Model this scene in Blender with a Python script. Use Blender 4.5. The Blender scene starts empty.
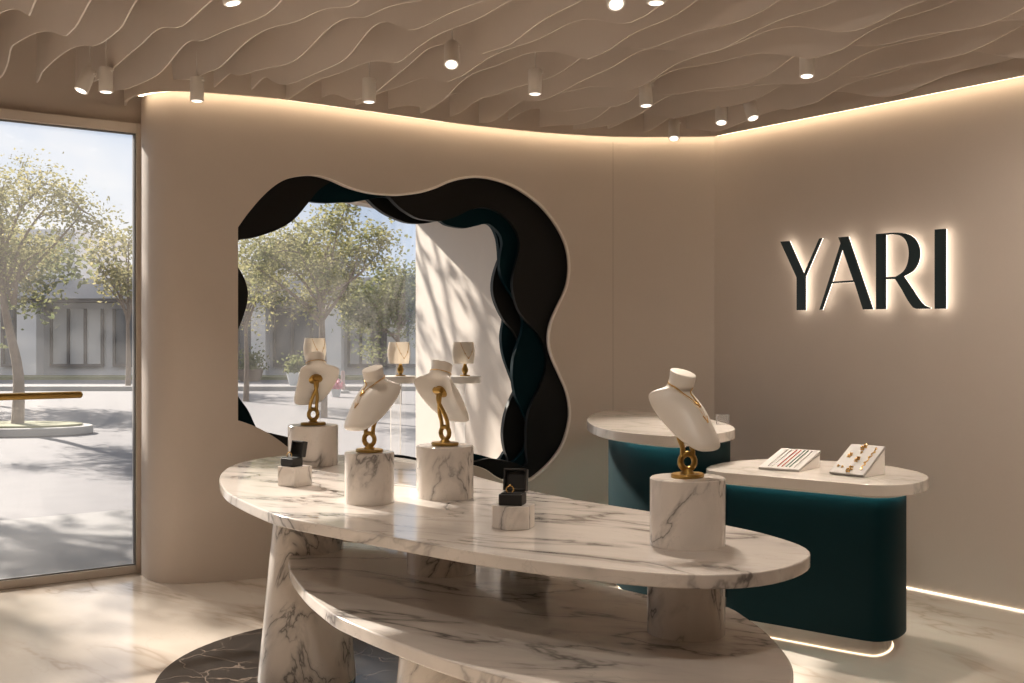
import bpy, bmesh, math, random
from mathutils import Vector, Matrix
R = math.radians
SC = bpy.context.scene
COL = SC.collection
F, CX, CY, CZ = 1125.0, 512.0, 338.0, 1.5
U = Vector((-0.593, 0.805, 0)); V = Vector((0.805, 0.593, 0))

# ------------------------------------------------------------------ geometry helpers
def un(px, py, z):
    """point at height z seen at a pixel (used only to survey positions)"""
    Y = (CZ - z) * F / (py - CY)
    return Vector(((px - CX) / F * Y, Y, z))
def at(px, py, Y):
    return Vector(((px - CX) / F * Y, Y, CZ - (py - CY) / F * Y))
def uv(u, v, z=0.0):
    p = U * u + V * v; p.z = z; return p
def lerp(a, b, t): return a + (b - a) * t
def table(xs, ys, x):
    if x <= xs[0]: return ys[0]
    for i in range(len(xs) - 1):
        if x <= xs[i + 1]:
            return lerp(ys[i], ys[i + 1], (x - xs[i]) / (xs[i + 1] - xs[i]))
    return ys[-1]
def catmull(pts, n=8, closed=False):
    P = [Vector(p) for p in pts]; out = []; m = len(P)
    for i in range(m if closed else m - 1):
        if closed: a, b, c, d = P[(i - 1) % m], P[i], P[(i + 1) % m], P[(i + 2) % m]
        else: a, b, c, d = P[max(i - 1, 0)], P[i], P[i + 1], P[min(i + 2, m - 1)]
        for k in range(n):
            t = k / n
            out.append(0.5 * ((2 * b) + (c - a) * t + (2 * a - 5 * b + 4 * c - d) * t * t + (3 * b - a - 3 * c + d) * t ** 3))
    if not closed: out.append(P[-1].copy())
    return out
def resample(pts, n, closed=True):
    P = list(pts) + ([pts[0]] if closed else [])
    L = [0.0]
    for i in range(1, len(P)): L.append(L[-1] + (P[i] - P[i - 1]).length)
    out = []; j = 0
    for k in range(n):
        s = L[-1] * k / (n if closed else n - 1)
        while j < len(P) - 2 and L[j + 1] < s: j += 1
        d = L[j + 1] - L[j]
        out.append(P[j].lerp(P[j + 1], (s - L[j]) / d if d > 1e-9 else 0))
    return out
def smooth_loop(pts, it=2):
    for _ in range(it):
        m = len(pts)
        pts = [pts[i] * 0.5 + (pts[i - 1] + pts[(i + 1) % m]) * 0.25 for i in range(m)]
    return pts
def inset(loop, d):
    m = len(loop); out = []
    area = sum(loop[i].x * loop[(i + 1) % m].y - loop[(i + 1) % m].x * loop[i].y for i in range(m))
    sg = 1 if area > 0 else -1
    for i in range(m):
        t = (loop[(i + 1) % m] - loop[i - 1]).normalized()
        n = Vector((-t.y, t.x, 0)) * sg
        out.append(loop[i] + n * d)
    return out

class MB:
    def __init__(s): s.v = []; s.f = []
    def add(s, verts, faces):
        o = len(s.v); s.v += [tuple(p) for p in verts]; s.f += [tuple(i + o for i in f) for f in faces]; return s
    def box(s, c, d, ax=None, ay=None, az=None):
        c = Vector(c); ax = Vector(ax or (1, 0, 0)); ay = Vector(ay or (0, 1, 0)); az = Vector(az or (0, 0, 1))
        v = [c + ax * (sx * d[0] / 2) + ay * (sy * d[1] / 2) + az * (sz * d[2] / 2) for sz in (-1, 1) for sy in (-1, 1) for sx in (-1, 1)]
        return s.add(v, [(0, 2, 3, 1), (4, 5, 7, 6), (0, 1, 5, 4), (2, 6, 7, 3), (0, 4, 6, 2), (1, 3, 7, 5)])
    def prism(s, loop, z0, z1):
        n = len(loop)
        v = [(p[0], p[1], z0) for p in loop] + [(p[0], p[1], z1) for p in loop]
        return s.add(v, [tuple(range(n - 1, -1, -1)), tuple(range(n, 2 * n))] + [(i, (i + 1) % n, n + (i + 1) % n, n + i) for i in range(n)])
    def lathe(s, prof, c=(0, 0, 0), n=40, sx=1.0, sy=1.0):
        v = []; f = []; m = len(prof)
        for r, z in prof:
            for k in range(n):
                a = 2 * math.pi * k / n
                v.append((c[0] + r * sx * math.cos(a), c[1] + r * sy * math.sin(a), c[2] + z))
        for i in range(m - 1):
            for k in range(n):
                f.append((i * n + k, i * n + (k + 1) % n, (i + 1) * n + (k + 1) % n, (i + 1) * n + k))
        f.append(tuple(range(n - 1, -1, -1))); f.append(tuple((m - 1) * n + k for k in range(n)))
        return s.add(v, f)
    def tube(s, path, r, n=10, closed=False, flat=1.0):
        P = [Vector(p) for p in path]; m = len(P)
        rr = r if isinstance(r, (list, tuple)) else [r] * m
        v = []; f = []; up = None
        for i in range(m):
            if closed: t = P[(i + 1) % m] - P[i - 1]
            else: t = P[min(i + 1, m - 1)] - P[max(i - 1, 0)]
            t.normalize()
            if up is None:
                up = Vector((0, 0, 1)) if abs(t.z) < 0.9 else Vector((1, 0, 0))
            a = t.cross(up)
            if a.length < 1e-6: a = t.orthogonal()
            a.normalize(); b = a.cross(t).normalized(); up = b
            for k in range(n):
                w = 2 * math.pi * k / n
                v.append(P[i] + a * (rr[i] * math.cos(w)) + b * (rr[i] * flat * math.sin(w)))
        for i in range(m if closed else m - 1):
            j = (i + 1) % m
            for k in range(n):
                f.append((i * n + k, i * n + (k + 1) % n, j * n + (k + 1) % n, j * n + k))
        if not closed:
            f.append(tuple(range(n - 1, -1, -1))); f.append(tuple((m - 1) * n + k for k in range(n)))
        return s.add(v, f)
    def ball(s, c, r, n=12, sz=1.0):
        prof = [(max(r * math.sin(math.pi * i / n), 1e-4), -r * sz * math.cos(math.pi * i / n)) for i in range(n + 1)]
        return s.lathe(prof, c, n * 2)
    def build(s, name, m, parent=None, smooth=40, bevel=0.0, seg=2, mtx=None):
        me = bpy.data.meshes.new(name)
        vv = s.v if mtx is None else [tuple(mtx @ Vector(p)) for p in s.v]
        me.from_pydata(vv, [], s.f); me.validate()
        bm = bmesh.new(); bm.from_mesh(me)
        bmesh.ops.recalc_face_normals(bm, faces=bm.faces); bm.to_mesh(me); bm.free()
        if smooth:
            for p in me.polygons: p.use_smooth = True
            me.set_sharp_from_angle(angle=R(smooth))
        me.materials.append(m)
        o = bpy.data.objects.new(name, me); COL.objects.link(o)
        if parent is not None: o.parent = parent
        if bevel:
            b = o.modifiers.new('edge', 'BEVEL'); b.width = bevel; b.segments = seg; b.limit_method = 'ANGLE'; b.angle_limit = R(38)
            b.harden_normals = True
        return o
def tag(o, label, cat, group=None, kind=None):
    o['label'] = label; o['category'] = cat
    if group: o['group'] = group
    if kind: o['kind'] = kind
    return o
def thing(name, label, cat, loc=(0, 0, 0), rz=0.0, group=None):
    o = bpy.data.objects.new(name, None); COL.objects.link(o)
    o.empty_display_size = 0.05; o.location = loc; o.rotation_euler = (0, 0, rz)
    return tag(o, label, cat, group)
def struct(o, label=None, cat=None):
    o['kind'] = 'structure'
    if label: o['label'] = label
    if cat: o['category'] = cat
    return o
def copy_tree(o, parent=None):
    c = o.copy(); COL.objects.link(c)
    if parent is not None: c.parent = parent
    for ch in list(o.children): copy_tree(ch, c)
    return c
ORD = 'first second third fourth fifth sixth seventh eighth ninth tenth eleventh twelfth thirteenth fourteenth fifteenth sixteenth seventeenth eighteenth nineteenth twentieth'.split()
ORD += ['twenty-' + w for w in ORD[:9]]

# ------------------------------------------------------------------ materials
def newmat(name):
    m = bpy.data.materials.new(name); m.use_nodes = True; nt = m.node_tree; nt.nodes.clear()
    out = nt.nodes.new('ShaderNodeOutputMaterial'); return m, nt, out
def N(nt, t, **kw):
    n = nt.nodes.new(t)
    for k, v in kw.items():
        if hasattr(n, k) and k not in ('inputs',): setattr(n, k, v)
    return n
def setin(n, **kw):
    for k, v in kw.items(): n.inputs[k.replace('_', ' ')].default_value = v
def rgba(c): return (c[0], c[1], c[2], 1)
def mixc(nt, fac, a, b, mode='MIX'):
    m = nt.nodes.new('ShaderNodeMix'); m.data_type = 'RGBA'; m.blend_type = mode
    for sock, val in ((m.inputs[0], fac), (m.inputs[6], a), (m.inputs[7], b)):
        if isinstance(val, (int, float)): sock.default_value = val
        elif isinstance(val, tuple): sock.default_value = rgba(val)
        else: nt.links.new(val, sock)
    return m.outputs[2]
def ramp(nt, src, stops):
    r = nt.nodes.new('ShaderNodeValToRGB'); e = r.color_ramp.elements
    e[0].position, e[0].color = stops[0][0], rgba(stops[0][1]); e[1].position, e[1].color = stops[-1][0], rgba(stops[-1][1])
    for p, c in stops[1:-1]:
        x = e.new(p); x.color = rgba(c)
    nt.links.new(src, r.inputs[0]); return r.outputs[0]
def coords(nt, scale=(1, 1, 1), rot=(0, 0, 0), kind='Object'):
    tc = nt.nodes.new('ShaderNodeTexCoord'); mp = nt.nodes.new('ShaderNodeMapping')
    mp.inputs['Scale'].default_value = scale; mp.inputs['Rotation'].default_value = rot
    nt.links.new(tc.outputs[kind], mp.inputs['Vector']); return mp.outputs[0]
def noise(nt, vec, scale, detail=4, rough=0.55, dist=0.0):
    n = nt.nodes.new('ShaderNodeTexNoise'); setin(n, Scale=scale, Detail=detail, Roughness=rough, Distortion=dist)
    nt.links.new(vec, n.inputs['Vector']); return n.outputs['Fac']
def vein(nt, fac, w, centre=0.5):
    a = nt.nodes.new('ShaderNodeMath'); a.operation = 'SUBTRACT'; nt.links.new(fac, a.inputs[0]); a.inputs[1].default_value = centre
    b = nt.nodes.new('ShaderNodeMath'); b.operation = 'ABSOLUTE'; nt.links.new(a.outputs[0], b.inputs[0])
    return ramp(nt, b.outputs[0], [(0.0, (1, 1, 1)), (w, (0, 0, 0))])
def mul(nt, a, b):
    m = nt.nodes.new('ShaderNodeMath'); m.operation = 'MULTIPLY'
    for i, x in enumerate((a, b)):
        if isinstance(x, (int, float)): m.inputs[i].default_value = x
        else: nt.links.new(x, m.inputs[i])
    return m.outputs[0]
def finish(nt, out, col, rough=0.5, metal=0.0, bump=None, spec=0.5, coat=0.0, sub=None):
    p = nt.nodes.new('ShaderNodeBsdfPrincipled')
    if isinstance(col, tuple): p.inputs['Base Color'].default_value = rgba(col)
    else: nt.links.new(col, p.inputs['Base Color'])
    if isinstance(rough, (int, float)): p.inputs['Roughness'].default_value = rough
    else: nt.links.new(rough, p.inputs['Roughness'])
    setin(p, Metallic=metal, Specular_IOR_Level=spec, Coat_Weight=coat)
    if bump:
        b = nt.nodes.new('ShaderNodeBump'); setin(b, Strength=bump[1], Distance=bump[2]); nt.links.new(bump[0], b.inputs['Height'])
        nt.links.new(b.outputs[0], p.inputs['Normal'])
    nt.links.new(p.outputs[0], out.inputs[0]); return p
def plain(name, col, rough=0.5, metal=0.0, var=0.06, scale=6, bump=0.0, spec=0.5):
    m, nt, out = newmat(name); vec = coords(nt)
    n = noise(nt, vec, scale, 5)
    c = mixc(nt, n, tuple(x * (1 - var) for x in col), tuple(min(1, x * (1 + var)) for x in col))
    finish(nt, out, c, rough, metal, (noise(nt, vec, scale * 12, 3), bump, 0.002) if bump else None, spec)
    return m
def plaster(name, col):
    m, nt, out = newmat(name); vec = coords(nt)
    n1 = noise(nt, vec, 1.3, 5, 0.6, 0.4); n2 = noise(nt, vec, 60, 3)
    c = mixc(nt, n1, tuple(x * 0.93 for x in col), tuple(x * 1.06 for x in col))
    c = mixc(nt, mul(nt, n2, 0.10), c, tuple(x * 0.72 for x in col))
    finish(nt, out, c, 0.62, 0, (n2, 0.12, 0.003), 0.35)
    return m
def marble(name, base, dark, scale=1.0, rough=0.10, rot=(0.5, 0.35, 0.6), amount=0.85, w=0.02, cloud=0.35, spec=0.5, off=0.0):
    """pale stone with long soft veins running across a tilted bedding direction"""
    m, nt, out = newmat(name); tc = nt.nodes.new('ShaderNodeTexCoord'); mp = nt.nodes.new('ShaderNodeMapping')
    mp.inputs['Rotation'].default_value = rot; mp.inputs['Location'].default_value = (off, off * 1.7, off * 0.6); oi = nt.nodes.new('ShaderNodeObjectInfo'); ad = nt.nodes.new('ShaderNodeVectorMath'); ad.operation = 'ADD'
    ml = nt.nodes.new('ShaderNodeVectorMath'); ml.operation = 'SCALE'; ml.inputs[0].default_value = (7, 11, 5); nt.links.new(oi.outputs['Random'], ml.inputs['Scale'])
    nt.links.new(tc.outputs['Object'], ad.inputs[0]); nt.links.new(ml.outputs[0], ad.inputs[1]); nt.links.new(ad.outputs[0], mp.inputs[0])
    m2 = nt.nodes.new('ShaderNodeMapping'); m2.inputs['Scale'].default_value = (scale * 0.55, scale * 1.5, scale * 1.0); nt.links.new(mp.outputs[0], m2.inputs[0]); vec = m2.outputs[0]
    a = noise(nt, vec, 1.5, 5, 0.52, 0.55); b = noise(nt, vec, 3.6, 5, 0.55, 0.7)
    msk = ramp(nt, noise(nt, vec, 2.2, 3, 0.5), [(0.36, (0, 0, 0)), (0.54, (1, 1, 1))])
    core = mul(nt, vein(nt, a, w), msk); haze = mul(nt, mul(nt, vein(nt, a, w * 4.5), msk), 0.6); fine = mul(nt, mul(nt, vein(nt, b, w * 0.55), msk), 0.28)
    cl = ramp(nt, noise(nt, vec, 1.3, 5, 0.6, 0.5), [(0.40, base), (0.78, tuple(lerp(x, y, cloud) for x, y in zip(base, dark)))])
    c = mixc(nt, haze, cl, tuple(lerp(x, y, 0.3) for x, y in zip(dark, base)))
    c = mixc(nt, mul(nt, core, amount), c, dark)
    c = mixc(nt, mul(nt, fine, amount), c, tuple(lerp(x, y, 0.25) for x, y in zip(dark, base)))
    finish(nt, out, c, rough, spec=spec)
    return m
def spider(name, base, dark):
    """black stone with a thin web of pale cracks"""
    m, nt, out = newmat(name); vec = coords(nt)
    nz = nt.nodes.new('ShaderNodeTexNoise'); setin(nz, Scale=2.5, Detail=5); nt.links.new(vec, nz.inputs['Vector'])
    ad = nt.nodes.new('ShaderNodeVectorMath'); ad.operation = 'MULTIPLY_ADD'; ad.inputs[1].default_value = (0.5, 0.5, 0.5); nt.links.new(nz.outputs['Color'], ad.inputs[0]); nt.links.new(vec, ad.inputs[2])
    vo = nt.nodes.new('ShaderNodeTexVoronoi'); vo.feature = 'DISTANCE_TO_EDGE'; setin(vo, Scale=4.4); nt.links.new(ad.outputs[0], vo.inputs['Vector'])
    ln = ramp(nt, vo.outputs['Distance'], [(0.0, (1, 1, 1)), (0.022, (0, 0, 0))]); msk = ramp(nt, noise(nt, vec, 3.0, 4), [(0.33, (0, 0, 0)), (0.62, (1, 1, 1))])
    c = mixc(nt, noise(nt, vec, 5, 6), base, tuple(x * 2.2 for x in base)); c = mixc(nt, mul(nt, ln, msk), c, dark)
    finish(nt, out, c, 0.2, spec=0.22); return m
def emit(name, col, s):
    m, nt, out = newmat(name); e = nt.nodes.new('ShaderNodeEmission')
    e.inputs[0].default_value = rgba(col); e.inputs[1].default_value = s; nt.links.new(e.outputs[0], out.inputs[0]); return m
def glass(name, veil=0.02, refl=0.9, tint=(0.97, 0.975, 0.98)):
    m, nt, out = newmat(name)
    t = nt.nodes.new('ShaderNodeBsdfTransparent'); t.inputs[0].default_value = rgba(tint)
    g = nt.nodes.new('ShaderNodeBsdfGlossy'); g.inputs['Roughness'].default_value = 0.02
    fr = nt.nodes.new('ShaderNodeFresnel'); fr.inputs[0].default_value = 1.35
    d = nt.nodes.new('ShaderNodeBsdfTranslucent'); d.inputs[0].default_value = (1, 0.98, 0.96, 1)
    m1 = nt.nodes.new('ShaderNodeMixShader'); m2 = nt.nodes.new('ShaderNodeMixShader')
    nt.links.new(mul(nt, fr.outputs[0], refl), m1.inputs[0]); nt.links.new(t.outputs[0], m1.inputs[1]); nt.links.new(g.outputs[0], m1.inputs[2])
    m2.inputs[0].default_value = veil; nt.links.new(m1.outputs[0], m2.inputs[1]); nt.links.new(d.outputs[0], m2.inputs[2])
    nt.links.new(m2.outputs[0], out.inputs[0]); return m
def leafmat(name, c1, c2):
    m, nt, out = newmat(name); vec = coords(nt)
    n = ramp(nt, noise(nt, vec, 2.2, 4), [(0.35, c1), (0.68, c2)])
    d = nt.nodes.new('ShaderNodeBsdfDiffuse'); t = nt.nodes.new('ShaderNodeBsdfTranslucent'); mx = nt.nodes.new('ShaderNodeMixShader')
    nt.links.new(n, d.inputs[0]); nt.links.new(n, t.inputs[0]); mx.inputs[0].default_value = 0.5
    nt.links.new(d.outputs[0], mx.inputs[1]); nt.links.new(t.outputs[0], mx.inputs[2]); nt.links.new(mx.outputs[0], out.inputs[0]); return m

WALLC = (0.61, 0.535, 0.47)
M = dict(
    wall=plaster('warm_plaster', WALLC), innerwall=plaster('inner_plaster', (0.64, 0.57, 0.50)),
    ceil=plain('ceiling_paint', (0.66, 0.57, 0.49), 0.7), fin=plain('fin_white', (0.76, 0.68, 0.61), 0.6, var=0.03),
    frame=plain('frame_beige', (0.64, 0.57, 0.50), 0.4), seal=plain('seal_grey', (0.16, 0.16, 0.16), 0.5),
    floor=marble('floor_marble', (0.585, 0.52, 0.45), (0.36, 0.29, 0.23), 0.55, 0.14, (0, 0, 0.9), 0.6, 0.012, 0.35, off=3.0),
    black_marble=spider('black_marble', (0.016, 0.014, 0.013), (0.26, 0.20, 0.16)),
    marble=marble('white_marble', (0.645, 0.59, 0.54), (0.10, 0.09, 0.085), 1.5, 0.08, (0.2, 0.1, 0.5), 0.85, 0.016, 0.22, off=0.0),
    marble2=marble('white_marble_plinth', (0.68, 0.625, 0.57), (0.13, 0.12, 0.115), 3.2, 0.16, (0.3, 1.0, 0.4), 0.85, 0.014, 0.18, off=5.0),
    counter=marble('counter_marble', (0.64, 0.585, 0.53), (0.34, 0.33, 0.29), 1.6, 0.2, (0.2, 0.1, 0.9), 0.5, 0.014, 0.12, off=2.0),
    teal=plain('teal_lacquer', (0.0010, 0.0150, 0.0185), 0.55, spec=0.10, var=0.1), panel_teal=plain('panel_teal', (0.0006, 0.015, 0.021), 0.55, spec=0.08, var=0.15),
    panel_black=plain('panel_black', (0.0032, 0.003, 0.0026), 0.5, spec=0.3, var=0.15), sign=plain('sign_dark', (0.006, 0.020, 0.022), 0.4),
    bust=plain('ivory_resin', (0.76, 0.71, 0.645), 0.38, var=0.02), brass=plain('aged_brass', (0.40, 0.25, 0.075), 0.36, 1.0, var=0.15, scale=30),
    gold=plain('gold', (0.85, 0.55, 0.20), 0.22, 1.0), boxblack=plain('box_leather', (0.012, 0.011, 0.010), 0.5), velvet=plain('velvet_black', (0.008, 0.008, 0.008), 0.9),
    joint=plain('joint_line', (0.40, 0.34, 0.29), 0.7), edge=plain('lit_rim_paint', (0.86, 0.80, 0.74), 0.4, var=0.02),
    shade=leafmat('pale_shade', (0.80, 0.74, 0.66), (0.83, 0.77, 0.69)),
    white=plain('white_coat', (0.84, 0.79, 0.73), 0.45, var=0.02), tray=plain('tray_suede', (0.40, 0.375, 0.35), 0.6), darkmetal=plain('dark_metal', (0.06, 0.05, 0.045), 0.5, 0.6),
    red=plain('red_stone', (0.45, 0.09, 0.06), 0.25), green=plain('green_stone', (0.07, 0.17, 0.11), 0.25), silver=plain('silver', (0.7, 0.68, 0.65), 0.3, 1.0),
    led=emit('led_warm', (1.0, 0.78, 0.53), 5.5), led_base=emit('led_base', (1.0, 0.76, 0.50), 1.7), led_floor=emit('led_floor', (1.0, 0.81, 0.60), 2.6), led_teal=emit('led_counter', (0.55, 0.95, 0.92), 22.0),
    halo=emit('led_halo', (1.0, 0.85, 0.70), 2.3), lens=emit('lamp_lens', (1.0, 0.90, 0.78), 1.6),
    glass=glass('shop_glass', 0.020), glass2=glass('display_glass', 0.014, 0.12), acrylic=glass('acrylic', 0.10, 1.6, (0.95, 0.95, 0.95)),
    asphalt=plain('asphalt', (0.155, 0.147, 0.153), 0.9, var=0.12, scale=3, bump=0.3), paving=plain('paving', (0.22, 0.21, 0.203), 0.85, var=0.08, scale=2, bump=0.2),
    kerb=plain('kerb_stone', (0.36, 0.34, 0.32), 0.85), grass=plain('grass', (0.21, 0.205, 0.11), 0.9, var=0.3, scale=9),
    bwall=plain('render_white', (0.68, 0.65, 0.635), 0.8, var=0.05, scale=1), broof=plain('roof_grey', (0.40, 0.39, 0.40), 0.8), bglass=plain('shop_window_dark', (0.10, 0.10, 0.11), 0.15),
    bcurtain=plain('shop_window_blind', (0.64, 0.61, 0.58), 0.6), bdark=plain('soffit_dark', (0.14, 0.12, 0.115), 0.8),
    bark=plain('bark', (0.22, 0.165, 0.125), 0.9, var=0.3, scale=12, bump=0.6),
    leaf1=leafmat('leaf_olive', (0.15, 0.165, 0.07), (0.39, 0.355, 0.165)), leaf2=leafmat('leaf_gold', (0.20, 0.20, 0.095), (0.42, 0.37, 0.19)), leaf3=leafmat('leaf_green', (0.11, 0.135, 0.065), (0.28, 0.275, 0.13)),
    pink=plain('petal_pink', (0.70, 0.30, 0.36), 0.6), pot=plain('pot_pale', (0.62, 0.64, 0.64), 0.6),
)

# ------------------------------------------------------------------ camera, world, sun
cam = bpy.data.cameras.new('camera'); co = bpy.data.objects.new('camera', cam); COL.objects.link(co)
co.location = (0, 0, CZ); co.rotation_euler = (R(90), 0, 0)
cam.sensor_width = 36; cam.lens = 36 * F / 1024; cam.shift_y = -3.5 / 1024; cam.clip_start = 0.05; cam.clip_end = 500
SC.camera = co
w = bpy.data.worlds.new('sky'); SC.world = w; w.use_nodes = True; nt = w.node_tree; nt.nodes.clear()
wo = nt.nodes.new('ShaderNodeOutputWorld'); bg = nt.nodes.new('ShaderNodeBackground')
vec = coords(nt, (1, 1, 2.2), kind='Generated')
cl = ramp(nt, noise(nt, vec, 3.0, 6, 0.55, 0.3), [(0.40, (0.62, 0.72, 0.88)), (0.62, (0.97, 0.96, 0.96))])
nt.links.new(cl, bg.inputs[0]); bg.inputs[1].default_value = 0.62; nt.links.new(bg.outputs[0], wo.inputs[0])
SUN_EL = 28
sun = bpy.data.lights.new('sun', 'SUN'); so = bpy.data.objects.new('sun', sun); COL.objects.link(so)
SD = Vector((-math.cos(R(48)), math.sin(R(48)), 0))          # horizontal direction towards the sun
d = -SD * math.cos(R(SUN_EL)); d.z = -math.sin(R(SUN_EL))
so.rotation_euler = d.to_track_quat('-Z', 'Y').to_euler(); so.location = uv(20, 2, 14)
sun.energy = 8.4; sun.angle = R(0.8); sun.color = (1.0, 0.91, 0.80)

# ------------------------------------------------------------------ room shell
CEIL = 3.5
# plan of the curved back wall, from the glass front to the corner
plan = catmull([(-2.395, 7.275, 0), (-2.345, 7.12, 0), (-2.245, 6.965, 0), (-2.13, 6.885, 0), (-2.0, 6.865, 0), (-1.8, 6.925, 0), (-1.5, 7.06, 0), (-1.115, 7.29, 0),
                (-0.70, 7.545, 0), (-0.36, 7.745, 0), (0.20, 7.985, 0), (0.706, 8.09, 0), (1.205, 8.06, 0), (1.45, 8.01, 0)], 10)
PL = [0.0]
for i in range(1, len(plan)): PL.append(PL[-1] + (plan[i] - plan[i - 1]).length)
def plan_at(s):
    s = max(0, min(PL[-1], s))
    for i in range(len(PL) - 1):
        if s <= PL[i + 1]:
            t = (s - PL[i]) / (PL[i + 1] - PL[i]); break
    p = plan[i].lerp(plan[i + 1], t)
    def tan(k):
        k = max(0, min(len(plan) - 1, k)); return (plan[min(k + 1, len(plan) - 1)] - plan[max(k - 1, 0)]).normalized()
    tg = tan(i).lerp(tan(i + 1), t).normalized()
    return p, Vector((-tg.y, tg.x, 0))          # normal pointing INTO the wall (away from the room)
def surf(s, z, dep):
    p, n = plan_at(s); p = p + n * dep; p.z = z; return p
def px_to_sz(px, py, dep=0.0):
    """where the sight line meets the wall surface set back by dep"""
    k = (px - CX) / F; best = None; prev = None
    S = [PL[-1] * i / 700 for i in range(701)]
    for s in S:
        p, n = plan_at(s); q = p + n * dep; g = q.x - k * q.y
        if prev is not None and prev[1] <= 0 < g:
            t = -prev[1] / (g - prev[1]); Y = lerp(prev[2], q.y, t); best = (lerp(prev[0], s, t), CZ - (py - CY) / F * Y); break
        prev = (s, g, q.y)
    if best is None: best = (PL[-1], CZ)
    return best
def sheet(outer, hole, d0, d1, name, m, ns=160, bevel=0.0):
    """curved panel between depths d0 and d1; outlines in (s, z)"""
    bm = bmesh.new()
    def ring(pts):
        vs = [bm.verts.new((p[0], 0, p[1])) for p in pts]
        return [bm.edges.new((vs[i], vs[(i + 1) % len(vs)])) for i in range(len(vs))]
    es = ring(outer) + (ring(hole) if hole else [])
    bmesh.ops.triangle_fill(bm, use_beauty=True, edges=es, normal=(0, -1, 0))
    s0 = min(p[0] for p in outer); s1 = max(p[0] for p in outer)
    for k in range(1, ns):
        s = lerp(s0, s1, k / ns)
        bmesh.ops.bisect_plane(bm, geom=list(bm.verts) + list(bm.edges) + list(bm.faces), plane_co=(s, 0, 0), plane_no=(1, 0, 0))
    bmesh.ops.remove_doubles(bm, verts=bm.verts, dist=1e-5)
    bm.verts.index_update()
    fl = [(v.co.x, v.co.z) for v in bm.verts]; n = len(fl)
    verts = [surf(s, z, d0) for s, z in fl] + [surf(s, z, d1) for s, z in fl]
    faces = []
    for f in bm.faces:
        ix = [v.index for v in f.verts]; faces.append(ix); faces.append([i + n for i in reversed(ix)])
    for e in bm.edges:
        if len(e.link_faces) == 1:
            a, b = e.verts[0].index, e.verts[1].index; faces.append([a, b, b + n, a + n])
    bm.free()
    return MB().add(verts, faces).build(name, m, smooth=35)
def dense(pts, n=6):
    return [(p.x, p.y) for p in catmull([(a, b, 0) for a, b in pts], n, True)]

# --- the portal cut in the back wall and its four wavy panels (outlines surveyed from the photo)
TOP = [(238, 227.4), (247.6, 214), (261.6, 197.5), (275.7, 185), (289.8, 178), (305.6, 175.2), (318, 175.5), (332, 179.4), (349.5, 187), (367, 192), (381, 194), (397, 194.7), (419, 192),
       (434.7, 187.5), (448.4, 181.6), (462, 178), (475.7, 176.7), (491, 178.3), (509, 183.6), (524.5, 192), (540, 204), (552, 217.7), (561.6, 233.4), (567.5, 249), (569.5, 266.6), (568, 282),
       (564, 294), (558, 306.7), (552, 320.7), (549.3, 333.5), (549.6, 346), (552.6, 358), (560, 375), (567, 392), (570, 409.5), (569, 424.7), (564, 442), (556.6, 455), (545, 468.5), (532, 479),
       (520, 483.5), (507, 482), (495.7, 477), (486, 470), (474, 465.6), (455, 462), (430, 461), (400, 463), (370, 465), (340, 464), (315, 459), (300, 453), (288, 447), (280, 441), (268, 433), (254, 426), (243, 422), (238, 420.8)]
op = [(p.x, p.y) for p in catmull([(a, b, 0) for a, b in TOP], 5)]
hole = [px_to_sz(*p) for p in op]
S_END = PL[-1]
outer = [(0, -0.01), (S_END, -0.01), (S_END, CEIL), (0, CEIL)]
wall_back = struct(sheet(outer, hole, 0.0, 0.06, 'wall_back', M['wall'], 180), 'curved beige plaster wall with the wavy portal opening', 'wall')
L1 = [(307, 204.5), (318, 191), (328.4, 183.5), (342, 177), (360, 177), (376, 185), (388, 195), (399.5, 207), (415, 217), (427, 220), (440.5, 221), (456, 216.8), (470, 210), (483.5, 207.6), (497, 211), (509, 219.7),
      (517.7, 233), (520, 247), (516.7, 262.7), (513.4, 276), (513.2, 290), (517.5, 306.7), (524, 318), (531.5, 326), (539, 334.7), (544, 346), (546.6, 358), (545.8, 370), (541, 385), (533.5, 400), (528.5, 414), (526.7, 428.5), (526.7, 449.5),
      (527.5, 463), (523, 466), (514.7, 462.8), (501, 460), (488, 458.6), (474, 462), (455, 466), (435, 464), (415, 457.5), (395, 455), (370, 458), (340, 462), (315, 452), (300, 442), (287.6, 437), (279, 435), (270, 433), (258, 431), (243, 425), (230, 405), (226, 375), (229, 348), (238, 330),
      (245, 311), (248, 296), (245.5, 281), (238, 267), (231, 256), (230, 246), (238.4, 240), (251, 238), (265, 234.4), (281, 228), (295, 218.6)]
L2 = [(296, 196), (311, 201.4), (328, 202.8), (342.5, 202), (353, 202), (367, 199.5), (385, 197), (405, 203), (425, 213), (440.5, 221), (448.4, 225.5), (464, 228), (475.7, 226), (485.5, 223.6), (491, 225.0), (499, 232.4), (502.7, 243), (500, 258.8), (501, 274.4),
      (507, 287), (512.6, 296), (519, 307), (522.6, 319.5), (522.6, 329), (519.4, 340), (515, 352.6), (513, 365), (512.8, 379), (515.7, 396), (522, 409.5), (526.5, 421), (528, 434), (525, 447.6), (520.4, 455), (512.8, 462), (503, 463), (494, 459), (484, 456), (474, 454), (455, 454), (430, 458), (400, 463),
      (350, 466), (300, 464), (272, 450), (262, 438), (255, 425), (248, 410), (238, 396), (230, 380), (227, 350), (232, 320), (238, 296), (236, 270), (231, 245), (234, 222), (250, 204), (272, 194)]
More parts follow.
